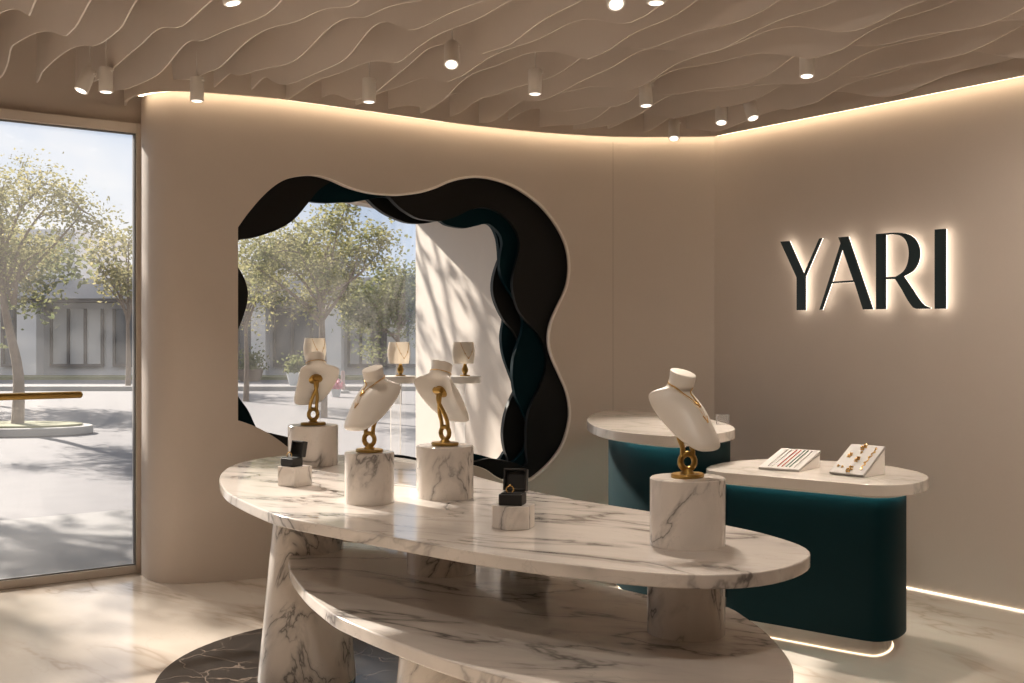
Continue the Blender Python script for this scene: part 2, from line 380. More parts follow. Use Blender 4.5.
L3 = [(355, 190), (367, 198.4), (376, 207), (388, 215), (405, 222), (419, 223.6), (433, 222), (447, 217), (465, 212), (482, 212), (496, 220), (504, 235), (503, 250), (498, 262.7), (494, 276), (492.8, 288), (494.5, 299), (499, 310.5), (504.7, 320.7), (512.4, 329.6), (517.5, 338.6), (521, 350),
      (522, 365), (519, 382), (512.8, 395), (507, 409.5), (504, 422.8), (503, 436), (504.8, 449.5), (508, 461), (500, 468), (480, 470), (450, 470), (400, 470), (330, 472), (260, 466), (233, 440), (226, 400), (228, 360), (232, 320), (228, 280), (229, 240), (240, 210), (265, 190), (300, 180), (335, 181)]
L4 = [(300, 188), (340, 192), (380, 195), (420, 202), (450, 214), (468, 221), (480, 221.5), (491, 225.5), (497, 237), (499, 251), (500, 265), (503, 282), (505.5, 300), (503.5, 322), (501.6, 333.5), (502, 346), (504.3, 358), (509, 371.4), (513.5, 384), (517, 400), (516, 425), (510.5, 443), (504, 453), (499, 459.5),
      (485, 466), (450, 474), (400, 474), (330, 476), (260, 470), (231, 440), (224, 400), (226, 350), (229, 300), (226, 250), (240, 212), (268, 194)]
lab = ['front black wavy panel just inside the portal rim', 'teal wavy panel second from the portal rim', 'black wavy panel third from the portal rim, behind the wide teal one', 'dark teal wavy panel deepest in the portal, against the bright display']
for i, L in enumerate((L1, L2, L3, L4)):
    d0 = 0.085 + 0.075 * i
    hl = [px_to_sz(a, b, d0) for a, b in dense(L, 5)]
    a0 = px_to_sz(208, 150, d0); a1 = px_to_sz(600, 500, d0)
    ot = [(a0[0], 0.50), (a1[0], 0.50), (a1[0], 2.90), (a0[0], 2.90)]
    o = sheet(ot, hl, d0, d0 + 0.05, 'wavy_panel', M['panel_black'] if i % 2 == 0 else M['panel_teal'], 120)
    b = o.modifiers.new('edge', 'BEVEL'); b.width = 0.006; b.segments = 2; b.limit_method = 'ANGLE'; b.angle_limit = R(50)
    tag(o, lab[i], 'wall panel', 'layered wavy panels lining the portal')

edge = [surf(a, z, 0.002) for a, z in hole][4 * 5:45 * 5]  # pale tube paints the light caught by the wall's cut thickness
struct(MB().tube(edge, [0.0085 * min(1, k / 40, (len(edge) - 1 - k) / 25) + 0.0005 for k in range(len(edge))], 8).build('lit_rim', M['edge'], smooth=60), 'slim pale tube painting the lit rim of the wavy portal opening', 'trim')

sj = px_to_sz(613, 300)[0]; js = []
for z in (0.0, 2.91):
    for ds, dp in ((-0.002, -0.0006), (0.002, -0.0006), (0.002, 0.001), (-0.002, 0.001)): js.append(surf(sj + ds, z, dp))
struct(MB().add(js, [(3, 2, 1, 0), (4, 5, 6, 7)] + [(k, (k + 1) % 4, 4 + (k + 1) % 4, 4 + k) for k in range(4)]).build('trim_4', M['joint'], smooth=0), 'fine vertical joint in the back wall plaster', 'trim')

# --- right wall, rear walls, floor, ceiling
VR = 5.913; UW = 7.262; UB = -2.6; VL = -2.4; VN = 2.392
corner = Vector((1.448, 8.01, 0))
def wallbox(name, a, b, z0, z1, th, side, m, label):
    """vertical slab whose room face runs from a to b; side = normal pointing away from the room"""
    a = Vector(a); b = Vector(b); t = (b - a).normalized(); n = Vector(side)
    c = (a + b) / 2 + n * th / 2; c.z = (z0 + z1) / 2
    return struct(MB().box(c, ((b - a).length, th, z1 - z0), t, n).build(name, m, smooth=0), label, 'wall')
uc = corner.dot(U)
wallbox('wall_right', uv(UB, VR), uv(uc + 0.06, VR), -0.01, CEIL, 0.15, V, M['wall'], 'beige plaster wall that carries the lit sign')
wallbox('wall_rear', uv(UB, VL), uv(UB, VR), -0.01, CEIL, 0.15, -U, M['wall'], 'beige plaster wall behind the camera')
wallbox('wall_left', uv(UB, VL), uv(UW, VL), -0.01, CEIL, 0.15, -V, M['wall'], 'beige plaster side wall opposite the sign')
HEAD = 2.87
wallbox('wall_front', uv(UW, VL), uv(UW, VN + 0.10), HEAD, CEIL, 0.15, U, M['wall'], 'beige plaster strip above the glass door')
GF = Vector((-0.93, 10.86, 0)); GN = Vector((-2.33, 7.775, 0))      # display window line
gt = (GF - GN).normalized(); gn = Vector((-gt.y, gt.x, 0))
wallbox('wall_display', GN - gt * 0.05, GF + gt * 0.3, 2.70, CEIL, 0.15, gn, M['innerwall'], 'plaster lintel above the display window')
iw = (Vector((0.30, 8.04, 0)) - GF).normalized()
wallbox('wall_inner', GF, Vector((0.16, 8.36, 0)), -0.01, CEIL, 0.14, Vector((iw.y, -iw.x, 0)) * (1 if Vector((iw.y, -iw.x, 0)).x > 0 else -1), M['innerwall'], 'sunlit plaster wall seen through the portal')
fl = [uv(UB, VL), uv(UB, VR + 0.02), corner + Vector((0.02, 0.02, 0)), Vector((0.3, 8.5, 0)), GF, GN, uv(UW + 0.05, VN), uv(UW + 0.05, VL)]
struct(MB().prism(fl, -0.015, 0.0).build('floor', M['floor'], smooth=0), 'polished beige marble floor', 'floor')
cf = [uv(UB - 0.15, VL - 0.15), uv(UB - 0.15, VR + 0.15), corner + Vector((0.35, 0.3, 0)), Vector((0.6, 8.9, 0)), GF + gt * 0.3 + gn * 0.15, GN + gn * 0.15, uv(UW + 0.15, VN), uv(UW + 0.15, VL - 0.15)]
struct(MB().prism(cf, CEIL, CEIL + 0.12).build('ceiling', M['ceil'], smooth=0), 'plain beige ceiling above the wavy fins', 'ceiling')

# --- glass door with brass handle, side window
def glazed(name, v0, v1, label, fw=0.062, handle=None):
    t = thing(name, label, 'door' if 'door' in name else 'window'); t['kind'] = 'structure'; t.location = uv(UW, (v0 + v1) / 2, 0)
    L = t.location.copy(); m = MB()
    def bar(va, vb, za, zb, du=0.0, th=0.09):
        c = uv(UW + du + th / 2 - 0.06, (va + vb) / 2, (za + zb) / 2) - L; m.box(c, (abs(vb - va), th, zb - za), V, U)
    bar(v0, v0 + fw, 0, HEAD); bar(v1 - fw, v1, 0, HEAD); bar(v0 + fw, v1 - fw, HEAD - fw, HEAD); bar(v0 + fw, v1 - fw, 0, 0.05)
    m.build('frame', M['frame'], t, bevel=0.004)
    m = MB(); e = 0.008
    for va, vb, za, zb in ((v0 + fw, v0 + fw + e, 0.05, HEAD - fw), (v1 - fw - e, v1 - fw, 0.05, HEAD - fw), (v0 + fw, v1 - fw, HEAD - fw - e, HEAD - fw), (v0 + fw, v1 - fw, 0.05, 0.05 + e)):
        bar(va, vb, za, zb, 0.02, 0.03)
    m.build('gasket', M['seal'], t, smooth=0)
    m = MB(); bar(v0 + fw, v1 - fw, 0.05, HEAD - fw, 0.035, 0.012); m.build('glass_pane', M['glass'], t, smooth=0)
    if handle:
        va, vb, z = handle
        h = MB(); h.box(uv(UW - 0.075, (va + vb) / 2, z) - L, (vb - va, 0.055, 0.042), V, U)
        hb = h.build('handle', M['brass'], t, bevel=0.019, seg=4)
        s = MB()
        for q in (va + 0.15, vb - 0.12): s.box(uv(UW - 0.01, q, z) - L, (0.03, 0.09, 0.02), V, U)
        s.build('handle_bracket', M['brass'], hb, bevel=0.003)
    return t
glazed('door_1', 0.30, VN, 'tall glass shop door with beige frame and brass bar handle', handle=(0.9, 1.99, 1.150))
glazed('window_1', VL + 0.01, 0.30, 'tall shop window beside the glass door')
dw = thing('window_2', 'frameless display window behind the portal', 'window', (GN + GF) / 2); dw['kind'] = 'structure'
g = MB(); c = Vector((0, 0, 1.36)); g.box(c + gn * 0.05 + gt * 0.06, ((GF - GN).length + 0.06, 0.012, 2.70), gt, gn); g.build('glass_pane', M['glass2'], dw, smooth=0)
g = MB(); g.box(Vector((0, 0, 0.01)) + gn * 0.05, ((GF - GN).length - 0.06, 0.06, 0.03), gt, gn); g.build('sill_rail', M['frame'], dw, smooth=0)

# --- cove: fascia hanging in front of the walls and the light line behind it
def ztop(s):
    p, _ = plan_at(s); px = CX + F * p.x / p.y
    return 1.5 + table([180, 273, 340, 460, 610, 714], [1.485, 1.485, 1.475, 1.455, 1.432, 1.42], px)
S0 = px_to_sz(150, 300)[0]
ss = [lerp(0.0, S_END, i / 110) for i in range(111)]
def ribbon(fn0, fn1, z0f, z1f, name, m):
    vs = []; fs = []; n = len(ss)
    for s in ss:
        a = fn0(s); b = fn1(s)
        vs += [(a.x, a.y, z0f(s)), (b.x, b.y, z0f(s)), (b.x, b.y, z1f(s)), (a.x, a.y, z1f(s))]
    for i in range(n - 1):
        for k in range(4): fs.append((4 * i + k, 4 * i + (k + 1) % 4, 4 * i + 4 + (k + 1) % 4, 4 * i + 4 + k))
    fs.append((3, 2, 1, 0)); fs.append(tuple(4 * (n - 1) + k for k in range(4)))
    return MB().add(vs, fs).build(name, m, smooth=35)
FOFF = 0.085
fa = ribbon(lambda s: surf(s, 0, -FOFF - 0.018), lambda s: surf(s, 0, -FOFF), lambda s: ztop(s), lambda s: CEIL, 'trim_1', M['ceil'])
struct(fa, 'curved fascia above the light line on the back wall', 'trim')
ss = [lerp(px_to_sz(147, 300)[0], S_END, i / 110) for i in range(111)]
tag(ribbon(lambda s: surf(s, 0, -0.055), lambda s: surf(s, 0, -0.030), lambda s: ztop(s) + 0.012, lambda s: ztop(s) + 0.024, 'light_strip', M['led']), 'warm cove light line along the top of the curved back wall', 'light strip', 'warm light strips')
zr = 2.915
c = uv((UB + uc) / 2, VR - FOFF - 0.009, (zr + CEIL) / 2)
struct(MB().box(c, (uc - UB - 0.1, 0.018, CEIL - zr), U, V).build('trim_2', M['ceil'], smooth=0), 'straight fascia above the light line on the sign wall', 'trim')
tag(MB().box(uv((UB + uc) / 2, VR - 0.042, zr + 0.018), (uc - UB - 0.1, 0.025, 0.012), U, V).build('light_strip', M['led'], smooth=0), 'warm cove light line along the top of the sign wall', 'light strip', 'warm light strips')
tag(MB().box(uv((UB + uc) / 2, VR - 0.004, 0.004), (uc - UB - 0.1, 0.007, 0.006), U, V).build('light_strip', M['led_floor'], smooth=0), 'warm light line along the floor at the foot of the sign wall', 'light strip', 'warm light strips')

# --- wavy fins under the ceiling
random.seed(4)
FINS = []
v = 5.72
while v > 0.1:
    FINS.append(v); v -= 0.225
def fin_end(v):
    """distance along U where the fin meets the fascia or stops short of the glass front"""
    if v < VN - 0.02: return UW - 0.30
    u = UW - 0.02; best = None
    for i in range(len(plan) - 1):
        a, b = plan[i], plan[i + 1]; va, vb = a.dot(V), b.dot(V)
        if (va - v) * (vb - v) <= 0 and abs(va - vb) > 1e-9:
            ui = lerp(a.dot(U), b.dot(U), (v - va) / (vb - va)); best = ui if best is None else min(best, ui)
    return (best or uc) - FOFF - 0.045
for i, v in enumerate(FINS):
    ue = fin_end(v); us = 1.6; n = 90
    ph = 0.85 * i + random.uniform(-0.35, 0.35); ph2 = random.uniform(0, 6.28); am = random.uniform(0.8, 1.3); wl = random.uniform(1.35, 1.75)
    vs = []; fs = []; rows = 4; th = 0.008
    for k in range(n + 1):
        u = lerp(us, ue, k / n)
        cr = table([0, 0.3], [0.35, 1], ue - u)
        zb = lerp(3.015, 2.975, v / 5.8) + cr * am * (0.046 * math.sin(2 * math.pi * u / wl + ph) + 0.016 * math.sin(2 * math.pi * u / 0.71 + ph2))
        zb = max(zb, lerp(2.955, 2.915, v / 5.8))
        lat = cr * (0.035 * math.sin(2 * math.pi * u / 1.6 + ph + 1.2) + 0.010 * math.sin(2 * math.pi * u / 0.8 + ph2))
        for q in range(rows):
            t = q / (rows - 1); z = lerp(zb, CEIL, t); o = lat * (1 - t) ** 1.3
            vs.append(uv(u, v + o - th / 2, z)); vs.append(uv(u, v + o + th / 2, z))
    w_ = rows * 2
    for k in range(n):
        for q in range(rows - 1):
            a = k * w_ + q * 2; b = a + w_
            fs.append((a, b, b + 2, a + 2)); fs.append((a + 1, a + 3, b + 3, b + 1))
        a = k * w_; b = a + w_
        fs.append((a, a + 1, b + 1, b)); a += w_ - 2; b += w_ - 2; fs.append((a, b, b + 1, a + 1))
    for k in (0, n):
        for q in range(rows - 1):
            a = k * w_ + q * 2; fs.append((a, a + 1, a + 3, a + 2))
    o = MB().add(vs, fs).build('ceiling_fin', M['fin'], smooth=50)
    tag(o, 'thin wavy off-white ceiling fin, %s counted from the sign wall' % ORD[i], 'ceiling fin', 'wavy fins hanging under the ceiling')

# --- spotlights
def make_spot():
    t = thing('spotlight', 'x', 'spotlight', group='white spotlights under the ceiling')
    h = MB(); h.lathe([(0.030, 0.0), (0.037, 0.0), (0.038, 0.003), (0.038, 0.130), (0.036, 0.134), (0.004, 0.134)], n=32); hs = h.build('housing', M['white'], t, smooth=45)
    l = MB(); l.lathe([(0.028, -0.003), (0.030, 0.001)], n=28); l.build('lens', M['lens'], hs)
    k = MB(); k.tube([(0.030, -0.014, 0.115), (0.046, -0.014, 0.115)], 0.007, 10); k.build('tilt_knob', M['white'], hs)
    s = MB(); s.tube([(0, 0, 0.13), (0, 0, 0.66)], 0.0045, 8); s.build('stem', M['white'], t)
    b = MB(); b.lathe([(0.034, 0.636), (0.036, 0.64), (0.036, 0.655)], n=24); b.build('mount', M['darkmetal'], t)
    return t
spots = [  # lens pixel, aim point (or None = straight down), power, label
    (452, 71, (-0.30, 4.75, 1.2), 28, 'white can spotlight in the middle of the ceiling, above the wavy portal top'),
    (535, 94, None, 30, 'white can spotlight straight above the right rim of the portal'),
    (645, 106, (0.9, 6.4, 0), 55, 'white can spotlight above the back counter with teal base'),
    (807, 77, (1.45, 5.6, 0.83), 42, 'white can spotlight high above the letter Y of the sign'),
    (197, 101, None, 16, 'white can spotlight at the rounded end of the back wall'),
    (369, 102, None, 18, 'white can spotlight hanging over the dip in the portal top'),
    (612, 15, (0.58, 3.6, 1.25), 28, 'white can spotlight cut by the top of the photo, right of centre'),
    (225, 4, (-0.75, 4.6, 1.2), 20, 'white can spotlight at the top edge, above the portal left side'),
    (90, 94, (-3.2, 5.4, 0.0), 22, 'tilted white spotlight, left one of the two above the glass door'),
    (106, 92, None, 20, 'upright white spotlight, right one of the two above the glass door'),
    (674, 141, (0.95, 6.6, 0.0), 12, 'small white spotlight near the wall corner, lowest of all'),
    (721, 125, (1.2, 6.2, 0), 26, 'upright white spotlight of the two next to the wall corner'),
    (748, 121, (2.0, 6.0, 0.0), 30, 'tilted white spotlight of the two next to the wall corner'),
    (656, 3, None, 45, 'spotlight of which only the lens shows at the top edge')]
FILL_SPOTS = [((2.75, 4.55), (3.0, 5.6, 1.3), 34, 'added unseen fill spotlight over the floor right of the photo, facing the sign wall'), ((2.2, 2.9), (3.2, 4.6, 1.3), 44, 'added fill spotlight behind the viewpoint, nearest the sign wall'),
          ((0.7, 1.6), (1.6, 4.2, 0.6), 32, 'added fill spotlight behind the viewpoint, in the middle of the room'), ((-1.2, 2.2), (-1.2, 2.6, 0.0), 36, 'added fill spotlight behind the viewpoint, nearest the glass front')]  # unseen wide-beam spotlights added to brighten the walls and floor
proto = None
for px, py, aim, pw, lb in spots + [(a, None, b, c, d_) for a, b, c, d_ in FILL_SPOTS]:
    wide = py is None
    p = Vector((px[0], px[1], 2.85)) if wide else un(px, py, 2.85)
    if proto is None: t = proto = make_spot()
    else: t = copy_tree(proto)
    t.location = p; t['label'] = lb
    dr = Vector((0, 0, -1)) if aim is None else (Vector(aim) - p).normalized()
    q = Vector((0, 0, -1)).rotation_difference(dr)
    for ch in t.children:
        if ch.name.startswith('housing'):
            ch.rotation_mode = 'QUATERNION'; ch.rotation_quaternion = q
            ch.location = Vector((0, 0, 0.13)) - q @ Vector((0, 0, 0.13)); hl_ = ch.location
    L = bpy.data.lights.new('spot_lamp', 'SPOT'); L.energy = pw * 2.0; L.color = (1.0, 0.88, 0.76); L.spot_size = R(115 if wide else 48); L.spot_blend = 0.9; L.shadow_soft_size = 0.025
    lo = bpy.data.objects.new('spot_lamp', L); COL.objects.link(lo); lo.parent = t; lo.rotation_mode = 'QUATERNION'; lo.rotation_quaternion = q; lo.location = hl_ + q @ Vector((0, 0, -0.004))

# ------------------------------------------------------------------ two-tier marble table
ZT, ZS = 0.85, 0.57
top_px = [(219, 478), (225, 490.5), (239, 499), (259, 508), (283, 516.5), (340, 527.5), (408, 540), (476, 552), (545, 561.5), (613, 569), (650, 572.5), (680, 574.5), (724, 575), (765, 572), (795, 564.5), (812, 556), (811, 549), (801.5, 544.5), (789, 540.4), (758.5, 531.5), (726, 525), (690, 518.5),
          (649, 511), (579, 500), (531, 490.5), (507, 484.5), (474, 475.5), (445, 467), (416, 460), (394.5, 456.8), (366, 455.3), (338, 454.6), (305, 454.6), (287.6, 455.2), (265, 457.5), (248, 460.5), (234, 464.5), (224, 470)]
top = smooth_loop(resample(catmull([un(a, b, ZT) for a, b in top_px], 6, True), 150), 3)
sh_px = [(288, 560), (289.5, 569), (294, 577), (307, 593), (327.6, 610), (340, 618), (394.6, 641), (442, 658.5), (476, 669), (517, 681), (580, 697), (650, 710), (710, 712), (760, 705), (788, 690), (794, 674), (789, 658), (767, 632.5), (741, 613.8), (726, 605),
         (690, 602), (645, 594), (590, 582), (530, 572), (470, 561), (420, 552), (370, 544), (330, 541), (302, 545), (291, 552)]
sh = smooth_loop(resample(catmull([un(a, b, ZS) for a, b in sh_px], 6, True), 150), 3)
tab = thing('display_table', 'large two-tier white marble display table on cone legs in mid room', 'table', (-0.2, 4.6, 0))
def loc(pts): return [p - tab.location for p in pts]
MB().prism(loc(top), ZT - 0.042, ZT).build('tabletop', M['marble'], tab, bevel=0.006, seg=3)
MB().prism(loc(sh), ZS - 0.045, ZS).build('lower_shelf', M['marble'], tab, bevel=0.006, seg=3)
def cone(x, y, r0, r1, z1, z0=0.0, nm='leg'):
    MB().lathe([(r0, z0), (lerp(r0, r1, 0.5), lerp(z0, z1, 0.5)), (r1, z1)], Vector((x, y, 0)) - tab.location, 56).build(nm, M['marble2'], tab, smooth=45)
cone(-0.905, 4.97, 0.215, 0.136, ZT - 0.042)
cone(-0.225, 4.05, 0.215, 0.165, ZS - 0.045)
cone(0.42, 3.45, 0.215, 0.165, ZS - 0.045)
p = un(441.5, 578, ZS); cone(p.x * (p.y + 0.138) / p.y, p.y + 0.138, 0.138, 0.138, ZT - 0.042, ZS, 'drum_post')
p = un(686, 642, ZS); cone(p.x * (p.y + 0.122) / p.y, p.y + 0.122, 0.122, 0.122, ZT - 0.042, ZS, 'drum_post')
tag(MB().lathe([(1.04, 0.0), (1.04, 0.004)], (-0.53, 5.09, 0), 96).build('floor_inlay', M['black_marble'], smooth=30), 'round black marble inlay in the floor under the display table', 'floor inlay')

# --- drum pedestals and hexagonal / square blocks on the table
def drum(px0, px1, yb, zt, label):
    pxc = (px0 + px1) / 2; p = un(pxc, yb, ZT); r = (px1 - px0) / 2 * p.y / F; r = r * (1 + r / p.y)
    c = Vector((p.x * (p.y + r) / p.y, p.y + r, ZT))
    o = MB().lathe([(r, 0.0), (r, zt - ZT - 0.004), (r - 0.004, zt - ZT)], n=64).build('pedestal', M['marble2'], smooth=40)
    o.location = c; tag(o, label, 'pedestal', 'marble drum pedestals on the table'); return Vector((c.x, c.y, zt)), r
pA = drum(288.3, 338, 467, 1.053, 'white marble drum farthest left and farthest back on the table')
pB = drum(344.7, 394, 506, 1.050, 'white marble drum under the bust that faces left, with V necklace')
pC = drum(416.5, 473.5, 501, 1.062, 'white marble drum under the bust seen from behind at table middle')
pD = drum(650, 725, 551, 1.061, 'white marble drum alone at the right end of the table')
p = un(293, 487.5, ZT); s_ = 0.105
ca = R(33); pe = Vector((p.x - 0.006, p.y + 0.073, ZT))
o = MB().box((0, 0, 0.043), (s_, s_, 0.086)).build('block', M['marble2'], bevel=0.002); o.location = pe; o.rotation_euler.z = R(-36)
tag(o, 'small square marble block at the left end of the table', 'block', 'small marble blocks on the table')
p = un(512, 530, ZT); rh = 0.075
pf = Vector((0.005, p.y + 0.06, ZT))
o = MB().prism([Vector((rh * math.cos(R(60 * k)), rh * math.sin(R(60 * k)), 0)) for k in range(6)], 0, 0.078).build('block', M['marble2'], bevel=0.002, smooth=20); o.location = pf; o.rotation_euler.z = R(12)
tag(o, 'small six-sided marble block at the front middle of the table', 'block', 'small marble blocks on the table')

# --- ring boxes with rings
def ring_box(loc, rz, s, label, rlabel):
    t = thing('ring_box', label, 'ring box', loc, rz, 'open black ring boxes')
    MB().box((0, 0, 0.017 * s), (0.072 * s, 0.062 * s, 0.034 * s)).build('base', M['boxblack'], t, bevel=0.004)
    MB().box((0, -0.002, 0.0345 * s), (0.060 * s, 0.050 * s, 0.004 * s)).build('cushion', M['velvet'], t, bevel=0.001)
    m = MB(); ay = Vector((0, math.cos(R(12)), -math.sin(R(12)))); az = Vector((0, math.sin(R(12)), math.cos(R(12))))
    o = Vector((0, 0.031 * s, 0.036 * s))
    m.box(o + az * 0.034 * s + ay * 0.012 * s, (0.072 * s, 0.006 * s, 0.066 * s), (1, 0, 0), ay, az)
    for dx in (-1, 1): m.box(o + az * 0.034 * s + Vector((dx * 0.033 * s, 0, 0)), (0.006 * s, 0.022 * s, 0.066 * s), (1, 0, 0), ay, az)
    for dz in (0.004, 0.064): m.box(o + az * dz * s, (0.072 * s, 0.022 * s, 0.006 * s), (1, 0, 0), ay, az)
    m.build('lid', M['boxblack'], t, bevel=0.002)
    MB().tube([(-0.03 * s, 0.031 * s, 0.034 * s), (0.03 * s, 0.031 * s, 0.034 * s)], 0.003 * s, 8).build('hinge', M['darkmetal'], t)
    r = MB().tube([(0.011 * s * math.cos(a), 0, 0.011 * s * math.sin(a)) for a in [2 * math.pi * k / 28 for k in range(28)]], 0.0022 * s, 8, True)
    r.ball((0, 0, 0.0135 * s), 0.0036 * s, 6)
    ro = r.build('ring', M['gold']); ro.location = Vector(loc) + Matrix.Rotation(rz, 3, 'Z') @ Vector((-0.008, -0.006, 0.044 * s)); ro.rotation_euler.z = rz + 0.5
    tag(ro, rlabel, 'ring', 'gold rings in open boxes')
ring_box((pe.x - 0.014, pe.y, ZT + 0.086), R(-36), 1.05, 'open black ring box on the square marble block, left end of table', 'gold ring in the open black box at the left end of table')
ring_box((pf.x - 0.003, pf.y, ZT + 0.078), R(-14), 1.15, 'open black ring box on the six-sided block, front of table', 'gold ring in the open black box at the front of the table')

# --- necklace busts
# sections from the chest tip up to the neck: centre y, z, half width, half thickness, sweep of the sides, tilt of the section
SEC = [(.098, .094, .008, .006, 0, 42), (.097, .096, .032, .012, .004, 42), (.090, .105, .055, .020, .012, 41), (.070, .131, .073, .027, .024, 39), (.045, .166, .084, .033, .038, 35), (.020, .203, .091, .034, .050, 28), (-.002, .235, .097, .029, .058, 18), (-.016, .258, .099, .020, .060, 6),
       (-.022, .269, .090, .019, .050, 0), (-.025, .276, .070, .025, .030, -4), (-.026, .282, .054, .032, .014, -8), (-.025, .290, .046, .038, .004, -12), (-.022, .303, .042, .040, 0, -16), (-.017, .326, .043, .042, 0, -20), (-.016, .330, .040, .039, 0, -20)]
NS = len(SEC)
def sec(f):
    i = max(0, min(int(f), NS - 2)); tt = f - i; o = []
    for k in range(6):
        P = [q[k] for q in SEC]; a, b, c, d_ = P[max(i - 1, 0)], P[i], P[i + 1], P[min(i + 2, NS - 1)]
        o.append(0.5 * (2 * b + (c - a) * tt + (2 * a - 5 * b + 4 * c - d_) * tt * tt + (3 * b - a - 3 * c + d_) * tt ** 3))
    o[2] = max(o[2], .004); o[3] = max(o[3], .004); return o
def bust_pt(f, a, off=0.0):
    cy_, cz_, hw, th, be, ph = sec(f); x = (hw + off) * math.cos(a); q = (th + off) * math.sin(a) - be * math.cos(a) ** 2
    return Vector((x, cy_ + q * math.cos(R(ph)), cz_ + q * math.sin(R(ph))))
def front(x, f, off=0.0):
    hw = sec(f)[2] + off; return bust_pt(f, math.acos(max(-1, min(1, x / hw))), off)
def make_bust(rot):
    t = thing('necklace_bust', 'x', 'necklace bust', group='ivory necklace busts on drum pedestals')
    vs = []; fs = []; n = 56; m_ = (NS - 1) * 4 + 1
    for i in range(m_):
        for k in range(n): vs.append(bust_pt(i / 4, 2 * math.pi * k / n))
    for i in range(m_ - 1):
        for k in range(n): fs.append((i * n + k, i * n + (k + 1) % n, (i + 1) * n + (k + 1) % n, (i + 1) * n + k))
    fs.append(tuple(range(n - 1, -1, -1))); fs.append(tuple((m_ - 1) * n + k for k in range(n)))
    MB().add(vs, fs).build('body', M['bust'], t, smooth=50)
    b = MB(); b.lathe([(0.058, 0), (0.060, 0.003), (0.060, 0.009), (0.057, 0.012)], n=40, sy=0.8); b.lathe([(0.024, 0.011), (0.017, 0.020), (0.013, 0.026)], n=24)
    st = b.build('stand', M['brass'], t, smooth=45); Q = Matrix.Rotation(rot, 3, 'Z')
    r = MB(); r.tube([Q @ Vector((0.0225 * math.cos(a), 0, 0.049 + 0.0245 * math.sin(a))) for a in [2 * math.pi * k / 40 for k in range(40)]], 0.0105, 12, True, 0.85)
    r.build('ring', M['brass'], st)
    for sx in (-1, 1):
        q = catmull([Q @ Vector((sx * 0.0165, 0.0, 0.068)), Q @ Vector((sx * 0.0155, -0.004, 0.095)), Vector((0, -0.020, 0)) + Q @ Vector((sx * 0.012, 0, 0.130)), Vector((sx * -0.002, -0.036, 0.175)), Vector((sx * -0.006, -0.034, 0.205))], 6)
        MB().tube(q, 0.0082, 10).build('rod', M['brass'], st)
    # flange: a domed half round plate lying against the hollow back
    k = MB(); prof = [(0.046, 0.016), (0.045, 0.002), (0.034, -0.010), (0.014, -0.016)]
    k.lathe(prof, n=32, sx=1.0, sy=0.62); k.tube([(-0.019, -0.012, -0.017), (0.019, -0.012, -0.017)], 0.0125, 12)
    cy_, cz_, hw, th, be, ph = sec(5.7)
    mt = Matrix.Translation((0, cy_ - (th - 0.004) * math.cos(R(ph)), cz_ - (th - 0.004) * math.sin(R(ph)))) @ Matrix.Rotation(R(ph - 90), 4, 'X')
    k.build('bracket', M['brass'], st, mtx=mt, smooth=50)
    return t
def necklace(T, flow, halfw, ftop, r, pend, label, group):
    pts = []
    for i in range(49):
        a = i / 48 * 2 - 1; pts.append(front(halfw * a, lerp(flow, ftop, abs(a) ** 1.1), r * 0.6))
    w0 = math.acos(min(1, halfw / (sec(ftop)[2] + r * 0.6)))
    back = [bust_pt(ftop + 0.5 * math.sin(math.pi * (k / 16)), w0 - (math.pi + 2 * w0) * k / 16, r * 0.6) for k in range(1, 16)]
    m = MB(); m.tube(pts + back, r, 7, True)
    o = m.build('necklace', M['gold']); o.matrix_world = T
    if pend:
        c = front(0, flow, 0.002); c2 = front(0, flow - 0.22, 0.0025); q = MB()
        q.ball(c2, pend, 8, 1.3)
        for sx in (-1, 1): q.tube([front(sx * 0.010, flow + 0.30, 0.0025), c2], pend * 0.55, 7)
        q.build('pendant', M['gold'], o)
    tag(o, label, 'necklace', group)
busts = [(pA, (-0.55, 0.83), 1.10, 'ivory bust on the back left drum, seen from behind, leaning left', None, 0),
         (pB, (-0.62, -0.78), 1.0, 'ivory bust facing left with a gold V necklace', 'V', 18),
         (pC, (0.62, 0.78), 1.02, 'ivory bust at the table middle, brass bracket on its hollow back', None, 0),
         (pD, (0.69, -0.72), 1.0, 'ivory bust alone at the right end of the table, facing right', 'V2', -38)]
for (pt, r_), hd, sc, lb, nk, rot in busts:
    az_ = math.atan2(-hd[0], hd[1]); t = make_bust(R(rot))
    t.location = pt; t.rotation_euler = (0, 0, az_); t.scale = (sc, sc, sc); t['label'] = lb
    T = Matrix.Translation(pt) @ Matrix.Rotation(az_, 4, 'Z') @ Matrix.Scale(sc, 4)
    who = {'V': 'bust facing left', 'V2': 'bust at the table right end'}.get(nk)
    if nk:
        necklace(T, 5.4, 0.0470, 11.0, 0.0019, 0.0038, 'gold V-shaped necklace with pendant on the ' + who, 'gold necklaces on busts')
        necklace(T, 4.0, 0.0470, 10.7, 0.0005, 0.0026, 'fine gold chain with tiny drop, lower on the ' + who, 'gold necklaces on busts')
    else:
        necklace(T, 6.0, 0.0445, 11.0, 0.0015, 0.0045, 'thin gold chain round the neck of the ' + ('back left bust' if pt is pA[0] else 'bust seen from behind at table middle'), 'gold necklaces on busts')

